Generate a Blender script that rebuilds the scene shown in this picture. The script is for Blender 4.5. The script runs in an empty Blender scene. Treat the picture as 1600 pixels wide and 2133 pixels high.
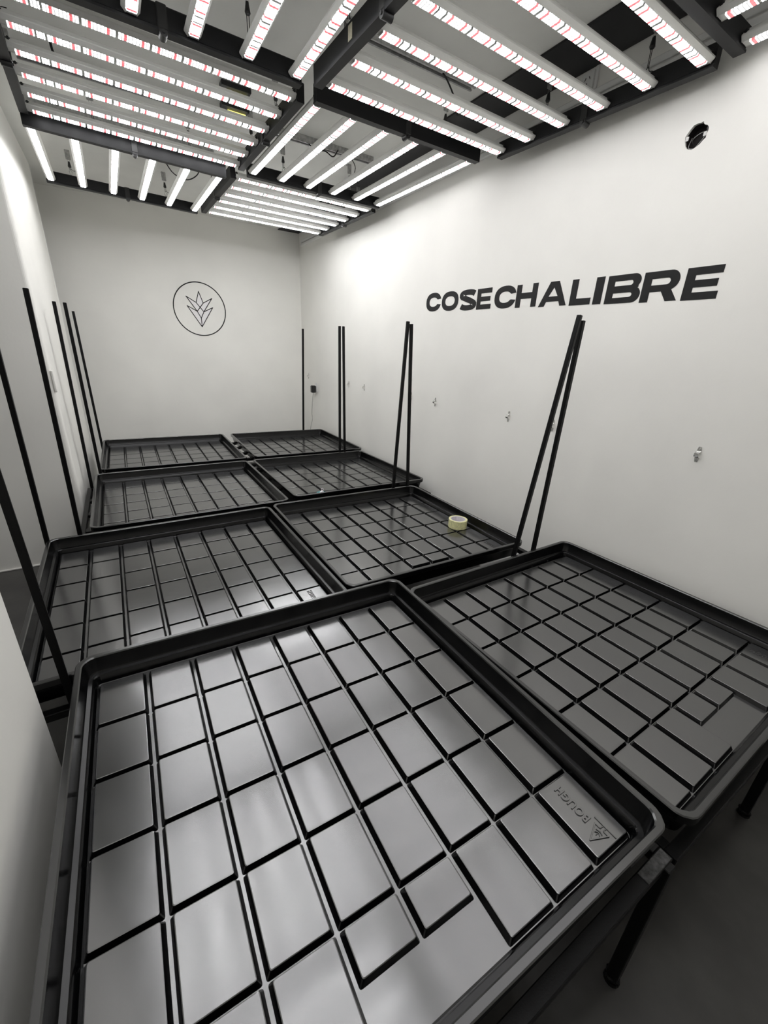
import bpy, bmesh, math, random
from mathutils import Matrix, Vector, Euler
random.seed(7)
H = 1.6                                   # camera height above the floor; measured points are relative to the camera
scene = bpy.context.scene
COL = scene.collection

# ------------------------------------------------------------------ camera, world, exposure
cam_d = bpy.data.cameras.new('camera')
cam = bpy.data.objects.new('camera', cam_d); COL.objects.link(cam)
cam_d.sensor_fit = 'HORIZONTAL'; cam_d.sensor_width = 36.0
cam_d.lens = 853.333 / 1600 * 36.0
cam_d.clip_start = 0.02; cam_d.clip_end = 60
RX = Vector((0.8535857643, -0.5191672702, 0.0430893070))
DN = Vector((-0.1567872718, -0.3348949565, -0.9291195399))
FW = Vector((0.4967988469, 0.7863273578, -0.3672603876))
cm = Matrix((RX, -DN, -FW)).transposed().to_4x4()
cm.translation = Vector((0, 0, H))
cam.matrix_world = cm
scene.camera = cam

world = bpy.data.worlds.new('world'); scene.world = world; world.use_nodes = True
world.node_tree.nodes['Background'].inputs[0].default_value = (0.6, 0.65, 0.7, 1)
world.node_tree.nodes['Background'].inputs[1].default_value = 0.02
vs = scene.view_settings
vs.view_transform = 'Standard'; vs.look = 'None'; vs.exposure = 0.08; vs.gamma = 1.0
vs.use_curve_mapping = False
LED_WHITE = 33.0                          # emission of the white diodes
LED_BASE = 0.5                            # board between the diodes

# ------------------------------------------------------------------ helpers
def new_obj(name, mesh, parent=None, mat=None, loc=None):
    o = bpy.data.objects.new(name, mesh); COL.objects.link(o)
    if mat is not None and mesh is not None:
        mesh.materials.clear(); mesh.materials.append(mat)
    if parent is not None: o.parent = parent
    if loc is not None: o.location = loc
    return o
def tag(o, label=None, cat=None, group=None, kind=None):
    if label: o['label'] = label
    if cat: o['category'] = cat
    if group: o['group'] = group
    if kind: o['kind'] = kind
    return o
def empty(name, loc, label, cat, group=None):
    o = bpy.data.objects.new(name, None); COL.objects.link(o); o.location = loc
    o.empty_display_size = 0.05
    return tag(o, label, cat, group)
def to_mesh(bm, name, smooth=False, angle=None):
    me = bpy.data.meshes.new(name)
    bmesh.ops.recalc_face_normals(bm, faces=bm.faces[:])
    bm.to_mesh(me); bm.free()
    if smooth:
        for p in me.polygons: p.use_smooth = True
        if angle is not None: me.set_sharp_from_angle(angle=angle)
    return me
def box(bm, c, s, rot=None, bevel=0.0, seg=1):
    m = Matrix.Translation(c)
    if rot is not None: m = m @ rot
    m = m @ Matrix.Diagonal((s[0], s[1], s[2], 1))
    r = bmesh.ops.create_cube(bm, size=1.0, matrix=m)
    if bevel > 0:
        es = list({e for v in r['verts'] for e in v.link_edges})
        bmesh.ops.bevel(bm, geom=es, offset=bevel, segments=seg, affect='EDGES', clamp_overlap=True)
def box_mesh(name, c, s, bevel=0.0, seg=1, rot=None):
    bm = bmesh.new(); box(bm, Vector(c), s, rot, bevel, seg); return to_mesh(bm, name)
def cyl(bm, p0, p1, r0, r1=None, n=12, caps=True):
    p0 = Vector(p0); p1 = Vector(p1); r1 = r0 if r1 is None else r1
    d = p1 - p0
    q = d.to_track_quat('Z', 'Y').to_matrix().to_4x4()
    bmesh.ops.create_cone(bm, cap_ends=caps, segments=n, radius1=r0, radius2=r1, depth=d.length,
                          matrix=Matrix.Translation((p0 + p1) / 2) @ q)
def tube(bm, pts, r, n=6):
    pts = [Vector(p) for p in pts]; rings = []
    for i, p in enumerate(pts):
        a = pts[max(i - 1, 0)]; b = pts[min(i + 1, len(pts) - 1)]
        q = (b - a).normalized().to_track_quat('Z', 'Y').to_matrix()
        rings.append([bm.verts.new(p + q @ Vector((r * math.cos(2 * math.pi * k / n), r * math.sin(2 * math.pi * k / n), 0))) for k in range(n)])
    for A, B in zip(rings, rings[1:]):
        for k in range(n): bm.faces.new((A[k], A[(k + 1) % n], B[(k + 1) % n], B[k]))
    bm.faces.new(rings[0][::-1]); bm.faces.new(rings[-1])
def spline(pts, n=6):
    """Catmull-Rom through pts"""
    P = [Vector(p) for p in pts]; P = [2 * P[0] - P[1]] + P + [2 * P[-1] - P[-2]]; out = []
    for i in range(1, len(P) - 2):
        for k in range(n):
            t = k / n; a, b, c, d = P[i - 1:i + 3]
            out.append(0.5 * ((2 * b) + (c - a) * t + (2 * a - 5 * b + 4 * c - d) * t * t + (3 * b - a - 3 * c + d) * t ** 3))
    out.append(P[-2]); return out
def flat_mesh(name, loops, depth, basis):
    """2-D outlines (first outer, then holes by even-odd) extruded; basis maps (u,v,w) to local space"""
    cu = bpy.data.curves.new(name + '_c', 'CURVE'); cu.dimensions = '2D'; cu.fill_mode = 'BOTH'; cu.extrude = depth / 2
    for lp in loops:
        sp = cu.splines.new('POLY'); sp.points.add(len(lp) - 1)
        for p, (u, v) in zip(sp.points, lp): p.co = (u, v, 0, 1)
        sp.use_cyclic_u = True
    o = bpy.data.objects.new(name + '_t', cu); COL.objects.link(o)
    dg = bpy.context.evaluated_depsgraph_get()
    me = bpy.data.meshes.new_from_object(o.evaluated_get(dg)); me.name = name
    bpy.data.objects.remove(o); bpy.data.curves.remove(cu)
    me.transform(basis); me.update()
    return me

# ------------------------------------------------------------------ materials
def mat(name, col, rough=0.5, metal=0.0, spec=0.5, noise=0.0, nscale=8.0, bump=0.0, bscale=60.0, rvar=0.0, rscale=6.0, detail=4.0):
    m = bpy.data.materials.new(name); m.use_nodes = True
    nt = m.node_tree; b = nt.nodes['Principled BSDF']
    b.inputs['Base Color'].default_value = (*col, 1); b.inputs['Roughness'].default_value = rough
    b.inputs['Metallic'].default_value = metal; b.inputs['Specular IOR Level'].default_value = spec
    geo = nt.nodes.new('ShaderNodeNewGeometry')
    def nz(scale):
        n = nt.nodes.new('ShaderNodeTexNoise'); n.inputs['Scale'].default_value = scale; n.inputs['Detail'].default_value = detail
        nt.links.new(geo.outputs['Position'], n.inputs['Vector']); return n
    if noise:
        n = nz(nscale); r = nt.nodes.new('ShaderNodeMapRange')
        r.inputs[1].default_value = 0.3; r.inputs[2].default_value = 0.7
        nt.links.new(n.outputs[0], r.inputs[0])
        mx = nt.nodes.new('ShaderNodeMix'); mx.data_type = 'RGBA'
        mx.inputs[6].default_value = (*[c * (1 - noise) for c in col], 1); mx.inputs[7].default_value = (*[min(1, c * (1 + noise)) for c in col], 1)
        nt.links.new(r.outputs[0], mx.inputs[0]); nt.links.new(mx.outputs[2], b.inputs['Base Color'])
    if rvar:
        n = nz(rscale); r = nt.nodes.new('ShaderNodeMapRange')
        r.inputs[1].default_value = 0.3; r.inputs[2].default_value = 0.7
        r.inputs[3].default_value = max(0.02, rough - rvar); r.inputs[4].default_value = rough + rvar
        nt.links.new(n.outputs[0], r.inputs[0]); nt.links.new(r.outputs[0], b.inputs['Roughness'])
    if bump:
        n = nz(bscale); bp = nt.nodes.new('ShaderNodeBump'); bp.inputs['Strength'].default_value = bump; bp.inputs['Distance'].default_value = 0.002
        nt.links.new(n.outputs[0], bp.inputs['Height']); nt.links.new(bp.outputs[0], b.inputs['Normal'])
    return m
def emit(name, col, strength):
    m = bpy.data.materials.new(name); m.use_nodes = True; nt = m.node_tree
    b = nt.nodes['Principled BSDF']; b.inputs['Base Color'].default_value = (*col, 1)
    b.inputs['Emission Color'].default_value = (*col, 1); b.inputs['Emission Strength'].default_value = strength
    return m
M_WALL = mat('wall_plaster', (0.90, 0.89, 0.845), 0.6, noise=0.035, nscale=1.7, bump=0.25, bscale=45)
M_CEIL = mat('ceiling_paint', (0.84, 0.84, 0.80), 0.7, noise=0.04, nscale=3, bump=0.3, bscale=90)
M_FLOOR = mat('floor_concrete', (0.052, 0.050, 0.047), 0.34, noise=0.3, nscale=5, bump=0.2, bscale=30, rvar=0.03, rscale=4)
M_DARK = mat('charcoal_band', (0.012, 0.012, 0.013), 0.6)
M_SHELL = mat('tray_plastic_shaded', (0.0016, 0.0017, 0.0019), 0.22, spec=0.38, bump=0.03, bscale=260, rvar=0.05, rscale=9)  # same plastic as the pads, near black: shade put into walls and sides
M_PAD = mat('tray_plastic_lit', (0.020, 0.0202, 0.0205), 0.18, spec=0.5, bump=0.30, bscale=9, rvar=0.02, rscale=5, detail=2.5)  # lighter copy of the plastic, light on upward faces put into the colour
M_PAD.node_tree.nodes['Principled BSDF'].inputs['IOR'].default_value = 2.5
M_LIP = mat('tray_plastic_half_lit', (0.008, 0.0082, 0.0086), 0.2)  # in-between copy of the plastic, lit tone of the rim top put in
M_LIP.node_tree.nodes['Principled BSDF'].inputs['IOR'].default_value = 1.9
M_STEEL = mat('black_painted_steel', (0.004, 0.004, 0.004), 0.40, spec=0.2, bump=0.2, bscale=300)
M_RAIL = mat('black_anodised_rail', (0.006, 0.0063, 0.007), 0.5, spec=0.3)
M_ALU = mat('aluminium_profile', (0.80, 0.80, 0.77), 0.5, metal=0.2, rvar=0.05, rscale=30)
M_GALV = mat('galvanised_steel', (0.45, 0.45, 0.44), 0.45, metal=0.6, noise=0.25, nscale=60, rvar=0.1)
M_WORN = mat('worn_steel', (0.06, 0.06, 0.06), 0.5, metal=0.3, noise=0.6, nscale=120, bump=0.5, bscale=250)
M_CHROME = mat('zinc_clamp', (0.72, 0.72, 0.70), 0.22, metal=1.0)
M_BLACKP = mat('black_plastic', (0.014, 0.014, 0.014), 0.45)
M_CORD = mat('black_cord', (0.012, 0.012, 0.012), 0.7)
M_INK = mat('black_lettering', (0.010, 0.010, 0.010), 0.6, spec=0.3, noise=0.25, nscale=25)
M_WHITEP = mat('white_plastic', (0.82, 0.82, 0.80), 0.4)
M_VINYL = mat('white_vinyl', (0.88, 0.86, 0.87), 0.5)
M_TAPE = mat('yellowed_tape', (0.72, 0.70, 0.38), 0.3, noise=0.18, nscale=90, bump=0.3, bscale=120)
M_CORE = mat('tape_core_card', (0.80, 0.76, 0.80), 0.7)
M_TEAL = mat('teal_film', (0.10, 0.33, 0.36), 0.2, noise=0.3, nscale=120)
M_STICK = mat('rating_sticker', (0.42, 0.40, 0.30), 0.4, noise=0.2, nscale=200)
M_CAVITY = mat('cavity_plastic', (0.03, 0.025, 0.025), 0.6)
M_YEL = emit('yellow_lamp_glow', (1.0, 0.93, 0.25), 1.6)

def led_material(power):
    """two rows of white diodes every 9 mm with a red pair at the quarter points"""
    m = bpy.data.materials.new('led_diodes'); m.use_nodes = True; nt = m.node_tree
    b = nt.nodes['Principled BSDF']; b.inputs['Base Color'].default_value = (0.7, 0.7, 0.7, 1); b.inputs['Roughness'].default_value = 0.5
    tc = nt.nodes.new('ShaderNodeTexCoord'); sx = nt.nodes.new('ShaderNodeSeparateXYZ'); nt.links.new(tc.outputs['Object'], sx.inputs[0])
    def mth(op, a, bb=None):
        n = nt.nodes.new('ShaderNodeMath'); n.operation = op
        for i, v in enumerate((a, bb)):
            if v is None: continue
            if isinstance(v, (int, float)): n.inputs[i].default_value = v
            else: nt.links.new(v, n.inputs[i])
        return n.outputs[0]
    X, Y = sx.outputs[0], sx.outputs[1]
    fr = mth('FRACT', mth('ADD', mth('DIVIDE', X, 0.0125), 100.5))
    bars = mth('LESS_THAN', mth('ABSOLUTE', mth('SUBTRACT', fr, 0.5)), 0.33)
    rows = mth('GREATER_THAN', mth('ABSOLUTE', Y), 0.0012)
    wmask = mth('MULTIPLY', bars, rows)
    ax = mth('ABSOLUTE', X)
    red = mth('LESS_THAN', mth('ABSOLUTE', mth('SUBTRACT', ax, 0.0312)), 0.0058)
    inner = mth('LESS_THAN', mth('ABSOLUTE', mth('SUBTRACT', mth('ABSOLUTE', Y), 0.007)), 0.0035)
    ww = mth('MULTIPLY', wmask, mth('SUBTRACT', 1.0, red))
    cw = nt.nodes.new('ShaderNodeVectorMath'); cw.operation = 'SCALE'; cw.inputs[0].default_value = (0.975, 0.985, 1.0)
    nt.links.new(mth('ADD', mth('MULTIPLY', ww, (LED_WHITE - LED_BASE) * power), mth('MULTIPLY', mth('SUBTRACT', 1.0, red), LED_BASE)), cw.inputs['Scale'])
    cr = nt.nodes.new('ShaderNodeVectorMath'); cr.operation = 'SCALE'; cr.inputs[0].default_value = (1.0, 0.07, 0.10)
    nt.links.new(mth('MULTIPLY', red, mth('ADD', 0.75, mth('MULTIPLY', inner, 0.9))), cr.inputs['Scale'])
    ad = nt.nodes.new('ShaderNodeVectorMath'); ad.operation = 'ADD'
    nt.links.new(cw.outputs[0], ad.inputs[0]); nt.links.new(cr.outputs[0], ad.inputs[1])
    nt.links.new(ad.outputs[0], b.inputs['Emission Color']); b.inputs['Emission Strength'].default_value = 1.0
    try: m.cycles.emission_sampling = 'FRONT_BACK'
    except Exception: pass
    return m
M_LED = led_material(1.0)

# ------------------------------------------------------------------ room
XR, YF, ZC = 2.26, 5.95, 1.36 + H
YB = -1.8
def struct(name, me, m): return tag(new_obj(name, me, None, m), kind='structure')
struct('floor', box_mesh('floor', (-0.3, 2.1, -0.05), (5.6, 8.4, 0.1)), M_FLOOR)
struct('ceiling', box_mesh('ceiling', (-0.3, 2.1, ZC + 0.05), (5.6, 8.4, 0.1)), M_CEIL)
# right wall with the broken hole cut through its face; (u,v) = (y, z)
hole = [(1.267, .916), (1.26, .927), (1.252, .938), (1.241, .949), (1.226, .951), (1.213, .949), (1.206, .952), (1.201, .941), (1.188, .935), (1.179, .925),
        (1.178, .913), (1.181, .904), (1.181, .89), (1.19, .883), (1.199, .873), (1.217, .864), (1.228, .861), (1.249, .871), (1.259, .885), (1.264, .901)]
hole = [(y, z + H) for y, z in hole]
B_RIGHT = Matrix(((0, 0, 1, 0), (1, 0, 0, 0), (0, 1, 0, 0), (0, 0, 0, 1)))      # u->y, v->z, w->x
wr = flat_mesh('wall_right', [[(YB, 0), (YF, 0), (YF, ZC), (YB, ZC)], hole], 0.012, Matrix.Translation((XR + 0.006, 0, 0)) @ B_RIGHT)
struct('wall_right', wr, M_WALL)
struct('wall_far', box_mesh('wall_far', (-0.15, YF + 0.05, ZC / 2), (4.92, 0.1, ZC)), M_WALL)
struct('wall_back', box_mesh('wall_back', (-0.15, YB - 0.05, ZC / 2), (4.92, 0.1, ZC)), M_WALL)
struct('wall_left', box_mesh('wall_left', (-0.44, (YB + 1.272) / 2, ZC / 2), (0.18, 1.272 - YB, ZC), 0.006, 2), M_WALL)
struct('wall_hall', box_mesh('wall_hall', (-2.60, 2.4, ZC / 2), (0.1, 7.1, ZC)), M_WALL)
# pier: front face at y = 3.6, right face at x = -0.39, rounded nosing and a bright corner bead
bm = bmesh.new()
out = [(-2.55, 3.6), (-0.415, 3.6)]
for a in range(0, 91, 18): out.append((-0.415 + 0.025 * math.sin(math.radians(a)), 3.625 - 0.025 * math.cos(math.radians(a))))
out += [(-0.39, 5.36), (-0.40, 5.375), (-2.55, 5.375)]
vb = [bm.verts.new((x, y, 0)) for x, y in out]; vt = [bm.verts.new((x, y, ZC)) for x, y in out]
for i in range(len(out)): bm.faces.new((vb[i], vb[(i + 1) % len(out)], vt[(i + 1) % len(out)], vt[i]))
bm.faces.new(vb[::-1]); bm.faces.new(vt)
pier = struct('wall_pier', to_mesh(bm, 'wall_pier'), M_WALL)
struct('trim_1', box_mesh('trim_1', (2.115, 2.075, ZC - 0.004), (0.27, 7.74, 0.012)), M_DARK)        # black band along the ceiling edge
struct('trim_2', box_mesh('trim_2', (-0.398, 5.383, ZC / 2), (0.02, 0.02, ZC - 0.01), 0.006, 2), M_WHITEP)   # corner bead of the pier
bm = bmesh.new()
box(bm, Vector((XR - 0.008, 2.05, 1.245 + H)), (0.016, 7.6, 0.026), None, 0.003)
box(bm, Vector((XR - 0.012, 2.05, 1.205 + H)), (0.024, 7.6, 0.03), None, 0.004)
box(bm, Vector((XR - 0.006, 1.776, 1.309 + H)), (0.012, 0.016, 0.098), None, 0.002)
struct('trim_3', to_mesh(bm, 'trim_3'), M_WHITEP)                                                  # cable trunking high on the right wall
bm = bmesh.new(); box(bm, Vector((-0.388, 3.604, 0.0)), (0.018, 0.016, 0.14), None, 0.005)
new_obj('plaster_flake', to_mesh(bm, 'plaster_flake'), pier, M_WALL, (0, 0, H - 0.29))
# floor-wall joint of the pier
struct('baseboard_pier', box_mesh('baseboard_pier', (-1.48, 3.594, 0.006), (2.14, 0.012, 0.012), 0.003), M_WALL)

# recessed junction box in the hole
jb = empty('junction_box', (XR + 0.025, 1.222, 0.906 + H), 'dark open junction box with loose wires in the ragged hole high on the right wall', 'junction box')
bm = bmesh.new()
n = 20; f = []; bk = []
for k in range(n):
    a = 2 * math.pi * k / n
    f.append(bm.verts.new((-0.012, 0.052 * math.cos(a), 0.054 * math.sin(a)))); bk.append(bm.verts.new((0.04, 0.052 * math.cos(a), 0.054 * math.sin(a))))
for k in range(n): bm.faces.new((f[k], f[(k + 1) % n], bk[(k + 1) % n], bk[k]))
bm.faces.new(bk)
new_obj('box_body', to_mesh(bm, 'box_body'), jb, M_CAVITY)
for y, z in ((1.262, .908), (1.185, .906)):
    bm = bmesh.new(); box(bm, Vector((0, 0, 0)), (0.004, 0.012, 0.015), None, 0.001); cyl(bm, (-0.003, 0, 0), (0.0, 0, 0), 0.003, n=8)
    new_obj('screw_tab', to_mesh(bm, 'screw_tab'), jb, M_WHITEP, (-0.022, y - 1.222 + (-0.004 if y > 1.22 else 0.004), z - 0.906))
for pts in ([(-0.02, .03, -.03), (-0.045, .0, -.035), (-0.05, -.03, -.005), (-0.04, -.03, .03), (-0.01, -.01, .035)],
            [(-0.01, .03, -.01), (-0.04, .02, .0), (-0.045, -.01, .012), (-0.02, -.03, .02)], [(-0.02, -.02, -.03), (-0.05, .0, -.04), (-0.05, .025, -.03), (-0.03, .03, .01)]):
    bm = bmesh.new(); tube(bm, spline([(p[0] + .035, p[1], p[2]) for p in pts]), 0.0014)
    new_obj('wire', to_mesh(bm, 'wire', True), jb, M_GALV)

# ------------------------------------------------------------------ flood trays
def rr(half, rad, z):
    """rounded square loop with a chamfer-like corner"""
    out = []
    for qx, qy, a0 in ((1, 1, 0), (-1, 1, 90), (-1, -1, 180), (1, -1, 270)):
        cx, cy = qx * (half - rad), qy * (half - rad)
        for a in (0, 14, 32, 58, 76, 90):
            t = math.radians(a0 + a); out.append((cx + rad * math.cos(t), cy + rad * math.sin(t), z))
    return out
PROFILE = [(.572, -.098, .03), (.585, -.032, .038), (.5965, -.030, .045), (.600, -.025, .046), (.600, -.003, .046), (.5975, 0, .045), (.5855, 0, .038), (.5825, -.0035, .037),
           (.5765, -.050, .030), (.574, -.0545, .028), (.5635, -.0565, .020), (.5605, -.060, .018), (.5545, -.086, .013), (.551, -.088, .011)]
def shell_mesh():
    bm = bmesh.new(); prev = None; first = None
    for half, z, rad in PROFILE:
        L = [bm.verts.new(p) for p in rr(half, rad, z)]
        if prev:
            for k in range(len(L)): bm.faces.new((prev[k], prev[(k + 1) % len(L)], L[(k + 1) % len(L)], L[k]))
        else: first = L
        prev = L
    bm.faces.new(prev); bm.faces.new(first[::-1])
    return to_mesh(bm, 'tray_shell', True, math.radians(28))
def pad_mesh(w, l, name):
    bm = bmesh.new(); h = 0.0165; rings = []
    def ring(ix, z, rad, iy=None):
        iy = ix if iy is None else iy
        out = []
        for qx, qy, a0 in ((1, 1, 0), (-1, 1, 90), (-1, -1, 180), (1, -1, 270)):
            for a in (0, 45, 90):
                t = math.radians(a0 + a); out.append(bm.verts.new((qx * (w / 2 + ix - rad) + rad * math.cos(t), qy * (l / 2 + iy - rad) + rad * math.sin(t), z)))
        return out
    R = [ring(.0075, -h - 0.0005, .004, .005), ring(0, -0.0022, .004), ring(-0.0006, -0.0007, .004), ring(-0.0022, 0, .0035)]
    for A, B in zip(R, R[1:]):
        for k in range(12): bm.faces.new((A[k], A[(k + 1) % 12], B[(k + 1) % 12], B[k]))
    bm.faces.new(R[-1]); bm.faces.new(R[0][::-1])
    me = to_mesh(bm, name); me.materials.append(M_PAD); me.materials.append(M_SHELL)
    for p in me.polygons: p.material_index = 0 if p.normal.z > .5 else 1  # top gets the lit copy, sides the shaded copy of one plastic
    return me
ME_SHELL = shell_mesh(); ME_PAD = pad_mesh(.1176, .1705, 'raised_pad'); ME_HALF = pad_mesh(.1176, .079, 'raised_half_pad')
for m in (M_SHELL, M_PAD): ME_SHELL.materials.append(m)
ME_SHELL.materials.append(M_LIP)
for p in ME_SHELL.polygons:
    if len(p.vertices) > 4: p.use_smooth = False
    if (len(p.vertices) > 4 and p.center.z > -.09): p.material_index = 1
    elif p.center.z > -.002 and p.normal.z > .5: p.material_index = 2  # floor and lip top take the lit copies, walls keep the shaded one
# embossed brand: text along +y with its top towards -x, and a little tree-in-triangle sign
def brand_mesh():
    cu = bpy.data.curves.new('brand_c', 'FONT'); cu.body = 'BOUGH'; cu.size = 0.0285; cu.extrude = 0.0016; cu.bevel_depth = 0.0004; cu.space_character = 1.08; cu.offset = 0.0004
    o = bpy.data.objects.new('brand_t', cu); COL.objects.link(o)
    dg = bpy.context.evaluated_depsgraph_get()
    me = bpy.data.meshes.new_from_object(o.evaluated_get(dg)); bpy.data.objects.remove(o); bpy.data.curves.remove(cu)
    xs = [v.co.x for v in me.vertices]; ys = [v.co.y for v in me.vertices]
    sx = 0.091 / (max(xs) - min(xs)); sy = 0.0235 / (max(ys) - min(ys))
    for v in me.vertices:
        u = (v.co.x - min(xs)) * sx; t = (v.co.y - min(ys)) * sy
        v.co = Vector((0.4925 - t, -0.4825 + u, v.co.z + 0.0006))
    me.name = 'embossed_lettering'; me.materials.clear(); me.materials.append(M_PAD); return me
def sign_mesh():
    bm = bmesh.new()
    def bar(a, b, w):
        a = Vector((*a, 0)); b = Vector((*b, 0)); d = b - a
        box(bm, (a + b) / 2 + Vector((0, 0, .0006)), (d.length + w * .6, w, .0036), Matrix.Rotation(math.atan2(d.y, d.x), 4, 'Z'), .0005)
    A, B, C_ = (.4905, -.4945), (.4915, -.5295), (.4450, -.5120)
    bar(A, C_, .003); bar(B, C_, .003); bar(A, (.4908, -.5065), .003); bar((.4912, -.5175), B, .003)
    bar((.503, -.4855), (.504, -.540), .0026); bar((.4908, -.508), (.5025, -.509), .002); bar((.4912, -.516), (.5030, -.5165), .002)
    bar((.485, -.512), (.468, -.512), .0016); bar((.478, -.512), (.472, -.506), .0014); bar((.478, -.512), (.473, -.518), .0014)
    bar((.483, -.512), (.480, -.504), .0014); bar((.483, -.512), (.480, -.520), .0014)
    return to_mesh(bm, 'embossed_sign')
ME_BRAND = brand_mesh(); ME_SIGN = sign_mesh(); ME_SIGN.materials.append(M_PAD)
TRAYS = {1: (0.3324, 0.763, -0.9651, -0.0107, 0.0094, 0.0166), 2: (1.5917, 0.7442, -1.0342, 0.0143, -0.0074, 0.0027),
         3: (0.1338, 2.0131, -1.0258, 0.0114, 0.0113, 0.0037), 4: (1.3532, 2.0597, -1.0363, -0.0037, 0.0034, 0.0123),
         5: (0.3032, 3.3106, -1.0306, 0.0059, 0.0032, 0.0033), 6: (1.5659, 3.3692, -1.045, 0.0003, -0.0059, 0.0077),
         7: (0.3323, 4.5851, -1.0162, -0.0062, 0.0089, 0.0063), 8: (1.6229, 4.6271, -1.0356, -0.0112, 0.0065, 0.0076)}
TLAB = {1: 'nearest black flood tray, filling the bottom of the photo, brand embossed in one corner',
        2: 'black plastic flood tray against the right wall, cut by the right edge of the photo',
        3: 'black plastic flood tray in the left column, directly behind the nearest tray',
        4: 'black plastic flood tray with the yellowish tape roll lying in it',
        5: 'black plastic flood tray in the left column, second from the far wall',
        6: 'black plastic flood tray with the small teal and white packet in it',
        7: 'black plastic flood tray at the far left, below the round leaf emblem',
        8: 'black plastic flood tray in the far right corner, below the black plug adapter'}
def tray_matrix(t):
    x, y, z, w, p, q = TRAYS[t]
    return Matrix.Translation((x, y, z + H)) @ Matrix.Rotation(w, 4, 'Z') @ Matrix.Rotation(p, 4, 'X') @ Matrix.Rotation(q, 4, 'Y')
PX, PY, Y0 = .1389, .1818, -.005
def make_tray(t):
    root = empty('flood_tray', (0, 0, 0), TLAB[t], 'tray', 'black flood trays in two columns')
    root.matrix_world = tray_matrix(t)
    new_obj('basin', ME_SHELL, root)
    for c in range(8):
        for r in range(6):                       # r = 0 is the near row
            x = (c - 3.5) * PX; y = (r - 2.5) * PY + Y0
            if r == 0 and c in (3, 4):
                p = new_obj('raised_pad', ME_HALF, root, None, (x, y + (.1705 - .079) / 2, -.072))
            else:
                p = new_obj('raised_pad', ME_PAD, root, None, (x, y, -.072))
            p.rotation_euler = (random.uniform(-.004, .004), random.uniform(-.006, .006), 0)      # moulded pads are never quite level
            if r == 0 and c == 7:
                p['label'] = 'pad with embossed brand lettering'
                for me, nm in ((ME_BRAND, 'embossed_lettering'), (ME_SIGN, 'embossed_sign')):
                    new_obj(nm, me, p, None, (-x, -y, 0))
    return root
for t in TRAYS: make_tray(t)

# ------------------------------------------------------------------ benches
T = 0.03
def bench(label, x0, x1, y0, y1, z, legs, slats, corner_plate=None):
    """z = top of frame (camera-relative); open steel frame with cross slats"""
    root = empty('tray_bench', ((x0 + x1) / 2, (y0 + y1) / 2, 0), label, 'bench', 'black steel benches under the trays')
    ox, oy = (x0 + x1) / 2, (y0 + y1) / 2; zt = z + H
    for y in (y0, y1):
        new_obj('frame_beam', box_mesh('frame_beam', (0, y - oy, zt - T / 2), (x1 - x0, T, T), .002), root, M_STEEL)
    for x in (x0 + T / 2, x1 - T / 2):
        new_obj('frame_beam', box_mesh('frame_beam', (x - ox, 0, zt - T / 2), (T, y1 - y0 - T, T), .002), root, M_STEEL)
    for y in slats:
        new_obj('cross_slat', box_mesh('cross_slat', (0, y - oy, zt - .012), (x1 - x0 - 2 * T, .06, .022), .002), root, M_STEEL)
    for x, y in legs:
        lg = new_obj('leg', box_mesh('leg', (x - ox, y - oy, (zt + .022) / 2 - .001), (T, T, zt - .024), .002), root, M_STEEL)
        bm = bmesh.new()
        cyl(bm, (x - ox, y - oy, 0), (x - ox, y - oy, .008), .021, .019, 14); cyl(bm, (x - ox, y - oy, .008), (x - ox, y - oy, .03), .012, n=8)
        box(bm, Vector((x - ox, y - oy, .018)), (.034, .034, .014), Matrix.Rotation(.5, 4, 'Z'), .003)
        new_obj('levelling_foot', to_mesh(bm, 'levelling_foot'), lg, M_STEEL)
    return root
def sl(y0, y1, n): return [y0 + (y1 - y0) * (k + 1) / (n + 1) for k in range(n)]
bench('black steel bench frame under the nearest tray, bright worn edge at bottom right', -.27, .93, .146, 1.353, -1.080, [(-.24, .146), (.905, .134), (-.24, 1.34), (.893, 1.34)], sl(.146, 1.353, 3))
plate = box_mesh('worn_patch', (.545, -.604, -1.079 + H), (.10, .026, .003), .001)
new_obj('worn_patch', plate, bpy.data.objects['tray_bench'], M_WORN)
bench('black steel bench under the tray cut by the right photo edge', .985, 1.83, .146, 1.353, -1.140, [(1.02, .80), (1.785, .134), (1.02, 1.34), (1.79, 1.34)], sl(.146, 1.353, 3))
bench('black steel bench under the trays with the tape roll, second row from the camera', -.505, 2.03, 1.400, 2.645, -1.146, [(-.47, 1.4), (2.0, 1.4), (-.47, 2.645), (2.0, 2.645), (.75, 1.4), (.75, 2.645)], sl(1.4, 2.645, 3))
bench('black steel bench in the third row, gray side rail showing beside the left pier', -.375, 2.178, 2.700, 3.945, -1.153, [(-.35, 2.7), (2.15, 2.7), (-.35, 3.945), (2.15, 3.945), (.93, 2.7), (.93, 3.945)], sl(2.7, 3.945, 3))
bench('black steel bench in front of the far wall, slats seen between the two farthest trays', -.30, 2.03, 3.986, 5.25, -1.144, [(-.27, 3.986), (2.0, 3.986), (-.27, 5.25), (2.0, 5.25), (.98, 3.986), (.98, 5.25)], [4.17, 4.42, 4.685, 4.98])

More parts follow.
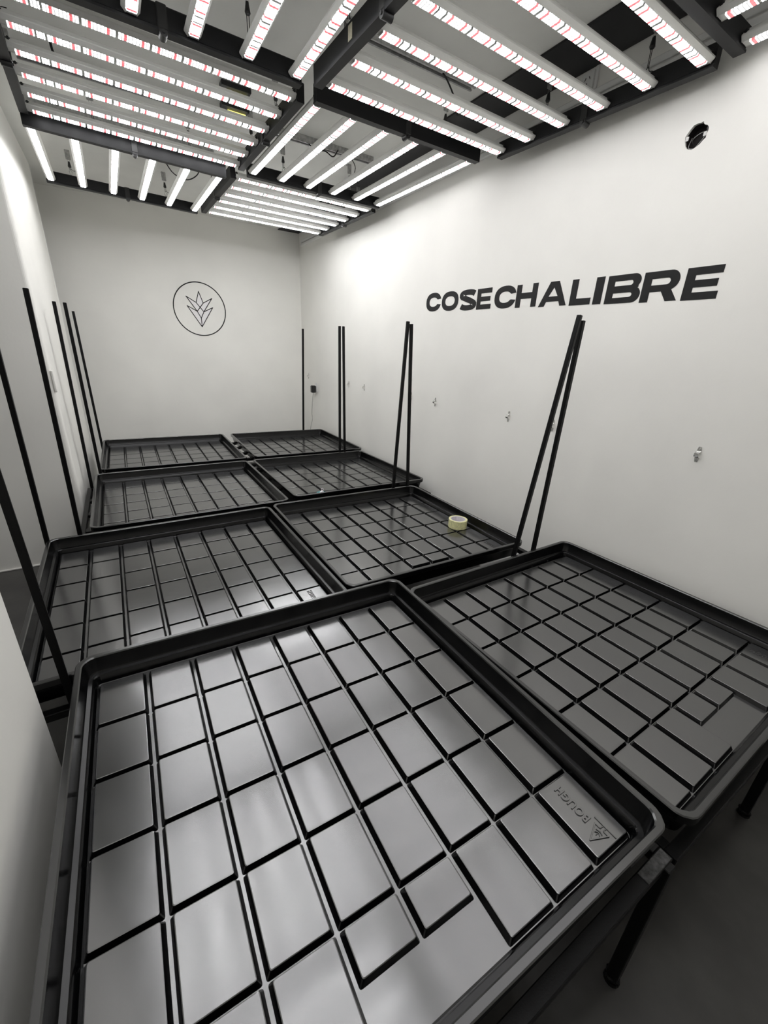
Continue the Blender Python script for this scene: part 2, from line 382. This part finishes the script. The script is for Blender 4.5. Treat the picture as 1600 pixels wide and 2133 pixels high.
# ------------------------------------------------------------------ upright poles standing on the bench frames
POLES = [('right', (1.9596, 1.400), (1.9943, 1.400), -1.146, 'black square pole leaning near the right wall, right one of the nearest pair'),
         ('right', (1.7813, 1.400), (1.9636, 1.400), -1.146, 'black square pole leaning right below the lettering, left one of the nearest pair'),
         ('right', (1.933, 2.700), (1.8662, 2.700), -1.153, 'black square pole in the middle right pair, right one of the two'),
         ('right', (1.7814, 2.700), (1.8355, 2.700), -1.153, 'black square pole in the middle right pair, left one of the two'),
         ('right', (1.9724, 3.986), (1.9465, 3.986), -1.144, 'thin black pole of the far right pair, right one of the two'),
         ('right', (1.9128, 3.986), (1.9049, 3.986), -1.144, 'thin black pole of the far right pair, left one of the two'),
         ('right', (1.9762, 5.250), (2.0105, 5.250), -1.144, 'single thin black pole in front of the room corner by the plug adapter'),
         ('left', (-.3062, 1.400), (-.3254, 1.400), -1.146, 'thick black pole nearest on the left, crossing the left tray'),
         ('left', (-.4835, 2.645), (-.4595, 2.645), -1.146, 'black pole on the left whose top leaves the photo, behind the nearest left pole'),
         ('left', (-.342, 2.700), (-.3123, 2.700), -1.153, 'black pole in front of the pier front face, third from the left edge'),
         ('left', (-.3428, 3.945), (-.3175, 3.945), -1.153, 'black pole in front of the gray side of the pier'),
         ('left', (-.269, 3.986), (-.2596, 3.986), -1.144, 'black pole beside the white edge of the pier, before the far wall'),
         ('left', (-.2858, 5.250), (-.2908, 5.250), -1.144, 'farthest black pole on the left, against the far wall')]
for i, (side, b, t, zb, lab) in enumerate(POLES):
    p0 = Vector((b[0], b[1], zb + H)); p1 = Vector((t[0], t[1], {0: .178, 2: .185, 9: .195}.get(i, .2 if i < 9 else .217) + H)); d = p1 - p0
    bm = bmesh.new(); w = .0215
    box(bm, Vector((0, 0, d.length / 2)), (w, w, d.length), None, .0018, 2)
    top = max(bm.faces, key=lambda f: f.calc_center_median().z)
    r = bmesh.ops.inset_individual(bm, faces=[top], thickness=.002)
    bmesh.ops.translate(bm, verts=top.verts[:], vec=(0, 0, -.03))
    o = new_obj('upright_pole', to_mesh(bm, 'upright_pole'), None, M_STEEL, p0)
    sh = d.x / d.z
    o.rotation_mode = 'ZYX'; o.rotation_euler = (0, math.atan(sh), 0.15 if i in (1, 7) else 0)
    tag(o, lab, 'pole', 'black poles rising between the trays')

# ------------------------------------------------------------------ grow lights
PITCH, HL = .2075, .548
SEG = [(.085, 0), (.03, 1)] + [(.11, 2)] * 7 + [(.03, 1), (.085, 0)]
def seg_mesh(l, name, m_led):
    bm = bmesh.new(); w = .031
    vs_ = [bm.verts.new((x, y, z)) for z, e in ((-.005, 0), (.0005, .0022)) for x, y in ((-l / 2, -w / 2 - e), (l / 2, -w / 2 - e), (l / 2, w / 2 + e), (-l / 2, w / 2 + e))]   # domed cover, lets light out sideways too
    for f in ((3, 2, 1, 0), (0, 1, 5, 4), (1, 2, 6, 5), (2, 3, 7, 6), (3, 0, 4, 7), (4, 5, 6, 7)): bm.faces.new([vs_[k] for k in f])
    me = to_mesh(bm, name); me.materials.append(m_led); me.materials.append(M_WHITEP)
    for p in me.polygons: p.material_index = 0 if p.normal.z < -.1 else 1
    return me
SEG_SETS = {}
def seg_set(power):                                   # every light has its own dimmer setting
    if power not in SEG_SETS:
        m = M_LED if power == 1.0 else led_material(power)
        SEG_SETS[power] = [seg_mesh(l * 2 * HL - .007, 'led_segment', m) for l in (.085, .03, .11)]
    return SEG_SETS[power]
def bar_mesh():
    prof = [(-.0165, .0015), (-.019, -.0005), (-.0215, .003), (-.031, .013), (-.031, .018), (-.024, .022), (-.018, .034), (.018, .034), (.024, .022), (.031, .018), (.031, .013), (.0215, .003), (.019, -.0005), (.0165, .0015)]
    bm = bmesh.new(); L = HL + .02; a = [bm.verts.new((-L, y, z)) for y, z in prof]; b = [bm.verts.new((L, y, z)) for y, z in prof]; n = len(prof)
    for k in range(n): bm.faces.new((a[k], a[(k + 1) % n], b[(k + 1) % n], b[k]))
    bm.faces.new(a[::-1]); bm.faces.new(b)
    me = to_mesh(bm, 'light_bar'); me.materials.append(M_ALU); return me
ME_BAR = bar_mesh()
def rail_mesh():
    prof = [(-.02, -.012), (.02, -.012), (.02, -.004), (.016, .0), (.016, .062), (.012, .066), (-.016, .066), (-.02, .062)]
    bm = bmesh.new(); L = .55; a = [bm.verts.new((x, -L, z)) for x, z in prof]; b = [bm.verts.new((x, L, z)) for x, z in prof]; n = len(prof)
    for k in range(n): bm.faces.new((a[k], a[(k + 1) % n], b[(k + 1) % n], b[k]))
    bm.faces.new(a[::-1]); bm.faces.new(b)
    me = to_mesh(bm, 'end_rail'); me.materials.append(M_RAIL); return me
ME_RAIL = rail_mesh()
bm = bmesh.new(); cyl(bm, (-.021, 0, -.012), (.021, 0, -.012), .015, n=16); box(bm, Vector((0, 0, .03)), (.046, .036, .074), None, .003); cyl(bm, (-.025, 0, -.012), (.025, 0, -.012), .006, n=8)
ME_HINGE = to_mesh(bm, 'folding_hinge', True, .6); ME_HINGE.materials.append(M_BLACKP)
bm = bmesh.new(); box(bm, Vector((0, 0, .016)), (.016, .052, .03), None, .004, 2); ME_CAP = to_mesh(bm, 'end_cap'); ME_CAP.materials.append(M_BLACKP)
bm = bmesh.new(); box(bm, Vector((0, 0, 0)), (.001, .03, .045)); ME_STICK = to_mesh(bm, 'sticker'); ME_STICK.materials.append(M_STICK)
LIGHTS = [('X', (0.35, 0.455, 1.10, 0.01, 0, 0), 'six-bar grow light hanging out of the photo above the nearest left tray'),
          ('Y', (1.648, 0.51, 1.113, 0.007, -.001, .008), 'six-bar grow light cut off at the top right corner of the photo'),
          ('Y', (0.345, 1.69, 1.095, 0.004, 0, .006), 'six-bar grow light at the top centre, bars pointing away, between left and right lights'),
          ('X', (1.56, 1.693, 1.086, 0.038, .007, -.012), 'six-bar grow light at the top right, crosswise bars ending at the right wall'),
          ('X', (0.371, 3.02, 1.137, 0.023, .006, .005), 'six-bar grow light at the top left with long crosswise bars full of red diodes'),
          ('Y', (1.560, 3.031, 1.125, 0.024, -.003, -.004), 'six-bar grow light along the right wall, bars pointing away, behind the nearest crosswise light'),
          ('Y', (0.296, 4.213, 1.108, 0.005, .02, .02), 'six-bar grow light at the far left, bars pointing to the far wall'),
          ('X', (1.494, 4.247, 1.118, 0.020, .005, -.002), 'farthest six-bar grow light, crosswise bars before the room corner')]
RAIL_X = .588
POWER = (.80, .42, .85, .52, .80, .48, .82, 1.25)
def make_light(kind, p, lab, power):
    ME_SEG = seg_set(power)
    root = empty('grow_light', (0, 0, 0), lab, 'grow light', 'six-bar LED grow lights in a checkerboard')
    m = Matrix.Translation((p[0], p[1], p[2] + H)) @ Matrix.Rotation(p[3], 4, 'Z') @ Matrix.Rotation(p[4], 4, 'X') @ Matrix.Rotation(p[5], 4, 'Y')
    if kind == 'Y': m = m @ Matrix.Rotation(math.pi / 2, 4, 'Z')
    root.matrix_world = m
    for i in range(6):
        b = new_obj('light_bar', ME_BAR, root, None, (0, (i - 2.5) * PITCH, 0))
        x = -HL
        for l, k in SEG:
            L = l * 2 * HL
            new_obj('led_segment', ME_SEG[k], b, None, (x + L / 2, 0, -.0005)); x += L
        for s in (-1, 1): new_obj('end_cap', ME_CAP, b, None, (s * (HL + .012), 0, .004))
    for s in (-1, 1):
        r = new_obj('end_rail', ME_RAIL, root, None, (s * RAIL_X, 0, 0))
        if s > 0: r.rotation_euler = (0, 0, math.pi)
        new_obj('folding_hinge', ME_HINGE, r)
    return root, m
LM = {}
for i, (k, p, lab) in enumerate(LIGHTS):
    r, m = make_light(k, p, lab, POWER[i]); LM[i] = m
    if i == 3: new_obj('rating_sticker', ME_STICK, r, None, (-RAIL_X - .0208, .02 + .2, .03))

# ------------------------------------------------------------------ ceiling struts, brackets, rope ratchets
def strut(lab, x0, x1, y, z=1.335):
    bm = bmesh.new(); L = x1 - x0
    prof = [(-.021, .02), (-.021, -.02), (-.011, -.02), (-.011, -.012), (-.016, -.012), (-.016, .015), (.016, .015), (.016, -.012), (.011, -.012), (.011, -.02), (.021, -.02), (.021, .02)]
    a = [bm.verts.new((-L / 2, yy, zz)) for yy, zz in prof]; b = [bm.verts.new((L / 2, yy, zz)) for yy, zz in prof]; n = len(prof)
    for k in range(n): bm.faces.new((a[k], a[(k + 1) % n], b[(k + 1) % n], b[k]))
    bm.faces.new(a[::-1]); bm.faces.new(b)
    o = new_obj('ceiling_strut', to_mesh(bm, 'ceiling_strut'), None, M_GALV, ((x0 + x1) / 2, y, z + .005 + H))
    return tag(o, lab, 'strut', 'galvanised struts screwed to the ceiling')
strut('galvanised strut on the ceiling above the crosswise light at the top right', 1.10, 1.86, 2.245)
strut('galvanised strut on the ceiling above the light along the right wall', 1.02, 1.90, 3.41)
strut('galvanised strut on the ceiling above the far left light', -.28, .86, 4.0)
strut('galvanised strut on the ceiling above the light at the top centre', .28, .90, 2.16)
strut('galvanised strut on the ceiling above the left light with red diodes', -.20, .86, 3.42)
def rope_ratchet(x, y, ztop, lab):
    """hook at the top, tapered ratchet body, cord, carabiner at the rail; origin at the rail top"""
    root = empty('rope_ratchet', (x, y, ztop), lab, 'ratchet hanger', 'rope ratchets holding the grow lights')
    top = ZC - ztop
    bm = bmesh.new(); box(bm, Vector((0, 0, top - .032)), (.034, .004, .064), None, .001); box(bm, Vector((0, .014, top - .003)), (.034, .03, .006), None, .001)
    new_obj('bracket', to_mesh(bm, 'bracket'), root, M_GALV)
    bm = bmesh.new(); s = top - .058
    tube(bm, [(-.006, 0, s - .022), (-.007, 0, s - .006), (0, 0, s + .004), (.007, 0, s - .006), (.006, 0, s - .022)], .0016)
    new_obj('hook', to_mesh(bm, 'hook', True), root, M_GALV)
    bm = bmesh.new(); cyl(bm, (0, 0, s - .018), (0, 0, s - .05), .006, .012, 8); cyl(bm, (0, 0, s - .05), (0, 0, s - .056), .012, .009, 8)
    new_obj('ratchet_body', to_mesh(bm, 'ratchet_body'), root, M_BLACKP)
    bm = bmesh.new(); tube(bm, [(-.005, 0, s - .055), (-.004, 0, .02)], .0016); tube(bm, [(.005, 0, s - .055), (.004, 0, .02)], .0016)
    tube(bm, spline([(.004, 0, .03), (.02, .004, .018), (.035, .0, .02), (.05, .002, .022)]), .0016)
    new_obj('cord', to_mesh(bm, 'cord', True), root, M_CORD)
    bm = bmesh.new(); tube(bm, spline([(0, 0, .022), (-.009, 0, .008), (-.004, 0, -.012), (0, 0, -.016), (.004, 0, -.012), (.009, 0, .008), (0, 0, .022)], 3), .002)
    new_obj('carabiner', to_mesh(bm, 'carabiner', True), root, M_CHROME)
HPOS = {1: [(-1, .27), (-1, -.27), (1, -.27)], 2: [(1, -.33), (1, .27)], 3: [(-1, .27), (1, .25), (1, -.27)],
        4: [(-1, .27), (-1, -.2), (1, .27), (1, -.2)], 5: [(1, .28), (1, -.27), (-1, -.27)], 6: [(1, .38), (1, -.30), (-1, .2), (-1, -.33)], 7: [(1, .2), (1, -.27), (-1, .1)]}
LNAME = {1: 'light in the top right corner', 2: 'light at the top centre', 3: 'crosswise light at the top right', 4: 'left light with red diodes', 5: 'light along the right wall', 6: 'far left light', 7: 'farthest light by the corner'}
for i, lst in HPOS.items():
    for j, (s, v) in enumerate(lst):
        w = LM[i] @ Vector((s * RAIL_X, v, .072))
        if LIGHTS[i][0] == 'X': pos = ('right' if s > 0 else 'left') + ' rail, ' + ('far' if v > 0 else 'near') + ' half'
        else: pos = ('far' if s > 0 else 'near') + ' rail, ' + ('left' if v > 0 else 'right') + ' half'
        rope_ratchet(w.x, w.y, w.z + (.012 if i == 6 else 0), 'black rope ratchet over the ' + LNAME[i] + ', ' + pos)
# loose brackets and power cords
def cord(lab, pts, r=.004, m=None, name='hanging_cable', cat='cable'):
    bm = bmesh.new(); tube(bm, spline([(x, y, z + H) for x, y, z in pts]), r)
    o = new_obj(name, to_mesh(bm, name, True), None, m or M_CORD); return tag(o, lab, cat)
cord('black cord dropping from the ceiling strut over the top right light', [(1.62, 2.235, 1.338), (1.66, 2.22, 1.30), (1.70, 2.19, 1.22), (1.71, 2.17, 1.15)])
cord('black cord looping over the light along the right wall, near the strut', [(1.36, 3.40, 1.345), (1.42, 3.385, 1.29), (1.50, 3.39, 1.305), (1.55, 3.36, 1.275), (1.60, 3.38, 1.33)])
cord('thin black cord hanging between the bars of the light along the right wall', [(1.72, 3.45, 1.35), (1.76, 3.42, 1.28), (1.74, 3.40, 1.20), (1.76, 3.36, 1.16)], .003)
cord('black cord drooping behind the far left light', [(.58, 4.50, 1.35), (.63, 4.46, 1.27), (.72, 4.44, 1.24), (.80, 4.42, 1.28), (.84, 4.42, 1.35)])
cord('bundled black cord hanging over the left end of the light with red diodes', [(-.04, 3.22, 1.355), (-.03, 3.20, 1.29), (0.02, 3.18, 1.265), (.06, 3.2, 1.28), (.03, 3.22, 1.30), (-.02, 3.2, 1.275)], .006)
# two small black ceiling lamps with a lit yellow strip
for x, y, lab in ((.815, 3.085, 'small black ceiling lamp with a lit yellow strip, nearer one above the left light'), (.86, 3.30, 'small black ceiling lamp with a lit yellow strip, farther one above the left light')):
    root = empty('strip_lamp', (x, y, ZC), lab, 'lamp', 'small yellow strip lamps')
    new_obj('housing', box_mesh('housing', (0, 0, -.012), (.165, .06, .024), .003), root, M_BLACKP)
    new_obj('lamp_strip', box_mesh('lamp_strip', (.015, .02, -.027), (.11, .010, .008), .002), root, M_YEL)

# ------------------------------------------------------------------ right wall: lettering, clamps, plug, sockets
def arc(cx, cy, rx, ry, a0, a1, n=14, p=2.0):
    o = []
    for k in range(n + 1):
        a = math.radians(a0 + (a1 - a0) * k / n); c, s = math.cos(a), math.sin(a)
        o.append((cx + rx * math.copysign(abs(c) ** (2 / p), c), cy + ry * math.copysign(abs(s) ** (2 / p), s)))
    return o
S_ = .30    # stem weight relative to cap height
def g_O(w): return [arc(w / 2, .5, w / 2, .515, 0, 360, 40, 2.35)[:-1], arc(w / 2, .5, w / 2 - .325, .515 - .26, 0, 360, 32, 2.3)[:-1]]
def g_C(w):
    o = arc(w / 2, .5, w / 2, .515, 20, 340, 36, 2.35); i = arc(w / 2, .5, w / 2 - .325, .255, 340, 20, 28, 2.3)
    o[0] = (w - .01, .655); o[-1] = (w - .01, .345); i[0] = (w - .32, .375); i[-1] = (w - .32, .625)
    return [o + i]
def g_E(w): return [[(0, 0), (w, 0), (w, .235), (.30, .235), (.30, .385), (w * .93, .385), (w * .93, .61), (.30, .61), (.30, .765), (w, .765), (w, 1), (0, 1)]]
def g_H(w): return [[(0, 0), (.31, 0), (.31, .375), (w - .31, .375), (w - .31, 0), (w, 0), (w, 1), (w - .31, 1), (w - .31, .635), (.31, .635), (.31, 1), (0, 1)]]
def g_A(w): return [[(0, 0), (.33, 0), (.42, .19), (w - .42, .19), (w - .33, 0), (w, 0), (w / 2 + .23, 1), (w / 2 - .23, 1)], [(.51, .40), (w - .51, .40), (w / 2, .76)]]
def g_L(w): return [[(0, 0), (w, 0), (w, .255), (.31, .255), (.31, 1), (0, 1)]]
def g_I(w): return [[(0, 0), (w, 0), (w, 1), (0, 1)]]
def g_B(w):
    o = [(0, 0), (w - .30, 0)] + arc(w - .30, .275, .30, .275, -90, 60, 10) + [(w - .12, .53)] + arc(w - .33, .755, .27, .245, -40, 90, 10) + [(0, 1)]
    h1 = [(.31, .205)] + arc(w - .42, .285, .10, .08, -90, 90, 8) + [(.31, .365)]
    h2 = [(.31, .615)] + arc(w - .44, .70, .09, .085, -90, 90, 8) + [(.31, .785)]
    return [o, h1, h2]
def g_R(w):
    o = [(0, 0), (.31, 0), (.31, .33), (w - .60, .33), (w - .38, 0), (w, 0), (w - .26, .375)] + arc(w - .38, .68, .33, .32, -55, 90, 12) + [(0, 1)]
    h = [(.31, .55)] + arc(w - .46, .655, .11, .105, -90, 90, 8) + [(.31, .76)]
    return [o, h]
LET = [('C', g_C, 3.068, 2.876, .312), ('O', g_O, 2.864, 2.667, .307), ('S', None, 2.652, 2.472, .302), ('E', g_E, 2.465, 2.323, .2985), ('C', g_C, 2.292, 2.103, .295),
       ('H', g_H, 2.101, 1.935, .291), ('A', g_A, 1.914, 1.717, .286), ('L', g_L, 1.697, 1.566, .282), ('I', g_I, 1.550, 1.502, .2795), ('B', g_B, 1.482, 1.300, .277), ('R', g_R, 1.295, 1.123, .273), ('E', g_E, 1.105, .962, .270)]
CAP = .131
def g_S(w):
    """thick S: stroke offset along a centre line"""
    t = .27; cx = w / 2
    top = arc(cx, .735, w / 2 - .135, .155, 18, 270 - 70, 14, 2.2); bot = arc(cx, .262, w / 2 - .13, .155, 20, -162, 14, 2.2)
    cl = top + [(cx - .16, .565), (cx, .512), (cx + .17, .468)] + bot
    L = []; R = []
    for k, p in enumerate(cl):
        a = cl[max(k - 1, 0)]; b = cl[min(k + 1, len(cl) - 1)]; dx, dy = b[0] - a[0], b[1] - a[1]; d = math.hypot(dx, dy) or 1
        nx, ny = -dy / d, dx / d; hw = t / 2 * (1 + .22 * abs(nx))
        L.append((p[0] + nx * hw, p[1] + ny * hw)); R.append((p[0] - nx * hw, p[1] - ny * hw))
    return [L + R[::-1]]
wl = empty('wall_lettering', (XR, 2.0, H + .27), 'bold black COSECHALIBRE lettering painted across the right wall', 'lettering')
B_LET = Matrix(((0, 0, 1, 0), (-1, 0, 0, 0), (0, 1, 0, 0), (0, 0, 0, 1)))          # u -> -y, v -> z
for ch, fn, ya, yb, zb in LET:
    w = (ya - yb) / CAP; loops = (fn or g_S)(w)
    # keep the shaft weight constant when the letter is scaled
    me = flat_mesh('letter', [[(u * CAP, v * CAP) for u, v in lp] for lp in loops], .0016, B_LET)
    o = new_obj('letter', me, wl, M_INK, (-.0006, ya - 2.0, zb - .27))
# round emblem with the faceted leaf on the far wall
em = empty('wall_emblem', (.9605, YF, .367 + H), 'round black line emblem with a faceted leaf on the far wall', 'emblem')
B_FAR = Matrix(((1, 0, 0, 0), (0, 0, -1, 0), (0, 1, 0, 0), (0, 0, 0, 1)))           # u -> x, v -> z, w -> -y
me = flat_mesh('ring', [arc(0, 0, .300, .300, 0, 360, 96)[:-1], arc(0, 0, .2885, .2885, 0, 360, 96)[:-1]], .002, B_FAR)
new_obj('emblem_ring', me, em, M_INK, (0, -.001, 0))
K = dict(top=(0, .562), l1=(-.1455, .498), r1=(.1455, .498), a=(-.040, .439), b=(.040, .439), x=(0, .388), l2=(-.1455, .3965), r2=(.1455, .3965), c=(-.038, .3425), d=(.038, .3425), e=(0, .269), o=(0, .172))
K = {k: (u + .002, v - .367) for k, (u, v) in K.items()}
bm = bmesh.new()
for p, q in [s.split() for s in ('top a', 'top b', 'a l1', 'b r1', 'l1 c', 'r1 d', 'a x', 'x d', 'b x', 'x c', 'l2 c', 'r2 d', 'l2 o', 'r2 o', 'c e', 'd e', 'e o')]:
    a = Vector(K[p]); b = Vector(K[q]); d = b - a
    box(bm, Vector(((a.x + b.x) / 2, -.0015, (a.y + b.y) / 2)), (d.length + .006, .0015, .0085), Matrix.Rotation(-math.atan2(d.y, d.x), 4, 'Y'))
new_obj('leaf_outline', to_mesh(bm, 'leaf_outline'), em, M_INK)
lp = [K[k] for k in ('top', 'b', 'r1', 'd', 'r2', 'o', 'l2', 'c', 'l1', 'a')]
new_obj('leaf_fill', flat_mesh('leaf_fill', [lp], .001, B_FAR), em, M_VINYL, (0, -.0006, 0))

# half saddle pipe clamps
def clamp_mesh():
    bm = bmesh.new(); cl = [(.0008, .036), (.0008, .016), (.004, .0135), (.012, .012), (.019, .006), (.021, -.002), (.018, -.009), (.010, -.013), (.0025, -.0145), (.0008, -.017), (.0008, -.036)]
    w = .010; th = .0016; rows = []
    for k, (o, z) in enumerate(cl):
        a = cl[max(k - 1, 0)]; b = cl[min(k + 1, len(cl) - 1)]; d = math.hypot(b[0] - a[0], b[1] - a[1]); nx, nz = -(b[1] - a[1]) / d, (b[0] - a[0]) / d
        ww = w * (.6 if k in (0, len(cl) - 1) else 1)
        rows.append([bm.verts.new((-(o + nx * s * th), y, z + nz * s * th)) for s, y in ((0, -ww), (0, ww), (1, ww), (1, -ww))])
    for A, B in zip(rows, rows[1:]):
        for k in range(4): bm.faces.new((A[k], A[(k + 1) % 4], B[(k + 1) % 4], B[k]))
    bm.faces.new(rows[0]); bm.faces.new(rows[-1][::-1])
    me = to_mesh(bm, 'clamp_strap', True, .5); me.materials.append(M_CHROME); return me
ME_CLAMP = clamp_mesh()
bm = bmesh.new(); cyl(bm, (0, 0, 0), (-.003, 0, 0), .0048, .0035, 10); ME_SCREW = to_mesh(bm, 'screw'); ME_SCREW.materials.append(M_GALV)
CL = [(5.728, -.383, 'zinc pipe clamp on the right wall above the plug adapter'), (4.472, -.387, 'zinc pipe clamp on the right wall just right of the far pole pair'), (4.099, -.389, 'zinc pipe clamp on the right wall, second to the right of the far pole pair'),
      (3.198, -.386, 'zinc pipe clamp half hidden behind the middle pole pair'), (2.838, -.392, 'zinc pipe clamp on the right wall just right of the middle pole pair'), (2.012, -.391, 'zinc pipe clamp on the right wall just left of the nearest pole pair'),
      (1.648, -.392, 'zinc pipe clamp seen between the two nearest leaning poles'), (.838, -.392, 'largest zinc pipe clamp, alone on the wall right of the nearest pole pair')]
for y, z, lab in CL:
    r = empty('pipe_clamp', (XR, y, z + H), lab, 'clamp', 'zinc pipe clamps in a row on the right wall')
    new_obj('clamp_strap', ME_CLAMP, r)
    for s in (-1, 1): new_obj('screw', ME_SCREW, r, None, (-.0015, 0, s * .027))
# wall outlet, black plug adapter and its lead
o = empty('wall_outlet', (XR, 5.45, -.525 + H), 'white wall outlet behind the black plug adapter near the room corner', 'outlet')
new_obj('cover_plate', box_mesh('cover_plate', (-.005, 0, .012), (.010, .075, .115), .004, 2), o, M_WHITEP)
new_obj('socket_face', box_mesh('socket_face', (-.011, 0, .004), (.004, .05, .05), .002), o, M_WHITEP)
a = empty('plug_adapter', (XR - .014, 5.45, -.535 + H), 'black plug adapter in the wall outlet near the room corner', 'adapter')
new_obj('adapter_body', box_mesh('adapter_body', (-.034, 0, 0), (.058, .062, .092), .006, 2), a, M_BLACKP)
bm = bmesh.new(); tube(bm, spline([(-.035, .0, -.045), (-.036, .012, -.10), (-.034, .05, -.22), (-.03, .075, -.34), (-.028, .07, -.42), (-.03, .12, -.52), (-.03, .15, -.62), (-.03, .16, -.85)]), .0022)
new_obj('lead', to_mesh(bm, 'lead', True), a, M_CORD)
s = empty('power_socket', (XR, 1.828, 1.307 + H), 'white socket plate high on the right wall above the trunking', 'socket')
new_obj('cover_plate', box_mesh('cover_plate', (-.004, 0, 0), (.008, .075, .075), .003, 2), s, M_WHITEP)
for y, z, ang in ((.012, .012, .5), (-.012, .012, -.5), (0, -.012, 0)):
    new_obj('socket_slot', box_mesh('socket_slot', (-.0085, y, z), (.002, .003, .013), 0, 1, Matrix.Rotation(ang, 4, 'X')), s, M_BLACKP)

# ------------------------------------------------------------------ loose things in the trays
m4 = tray_matrix(4)
tp = empty('tape_roll', m4 @ Vector((.476, -.123, -.0718)), 'roll of yellowish clear packing tape standing in the black tray', 'tape')
def ring_mesh(name, r0, r1, h, n=40):
    bm = bmesh.new(); R = [[bm.verts.new((r * math.cos(2 * math.pi * k / n), r * math.sin(2 * math.pi * k / n), z)) for k in range(n)] for r, z in ((r0, 0), (r1, 0), (r1, h), (r0, h))]
    for i in range(4):
        A, B = R[i], R[(i + 1) % 4]
        for k in range(n): bm.faces.new((A[k], A[(k + 1) % n], B[(k + 1) % n], B[k]))
    return to_mesh(bm, name, True, .6)
new_obj('tape_winding', ring_mesh('tape_winding', .050, .0635, .057), tp, M_TAPE, (0, 0, .0005))
new_obj('card_core', ring_mesh('card_core', .048, .050, .0575), tp, M_CORE, (0, 0, .0004))
bm = bmesh.new(); box(bm, Vector((0, -.0640, .029)), (.018, .0012, .054), None, .0003); new_obj('loose_end', to_mesh(bm, 'loose_end'), tp, M_TAPE).rotation_euler = (0, 0, .35)
m6 = tray_matrix(6)
pk = empty('packet', m6 @ Vector((-.335, -.462, -.0718)), 'small teal and white plastic packet with a loop in a tray near the room centre', 'packet')
bm = bmesh.new(); bmesh.ops.create_icosphere(bm, subdivisions=3, radius=1.0)
for v in bm.verts:
    c = v.co.copy(); k = 1 + .16 * math.sin(7 * c.x + 3 * c.y) + .12 * math.sin(9 * c.z + 5 * c.y)
    v.co = Vector((c.x * .040 * k, c.y * .024 * k, max(0, .017 + c.z * .019 * k)))
new_obj('film_bag', to_mesh(bm, 'film_bag', True), pk, M_TEAL)
bm = bmesh.new()
for pts in ([(-.048, -.02, .004), (-.03, -.024, .022), (-.008, -.018, .040), (.004, -.010, .045)], [(.010, -.028, .004), (.010, -.026, .024), (.006, -.012, .044)]):
    P_ = spline(pts, 4)
    for p, q in zip(P_, P_[1:]):
        d = q - p; box(bm, (p + q) / 2, (.012, .0016, d.length * 1.15), d.to_track_quat('Z', 'Y').to_matrix().to_4x4())
new_obj('white_strap', to_mesh(bm, 'white_strap'), pk, M_VINYL)
bm = bmesh.new(); tube(bm, [(.005 + .009 * math.cos(t * math.pi / 6), -.010, .054 + .010 * math.sin(t * math.pi / 6)) for t in range(-3, 10)], .0024)
new_obj('loop', to_mesh(bm, 'loop', True), pk, M_CORE)
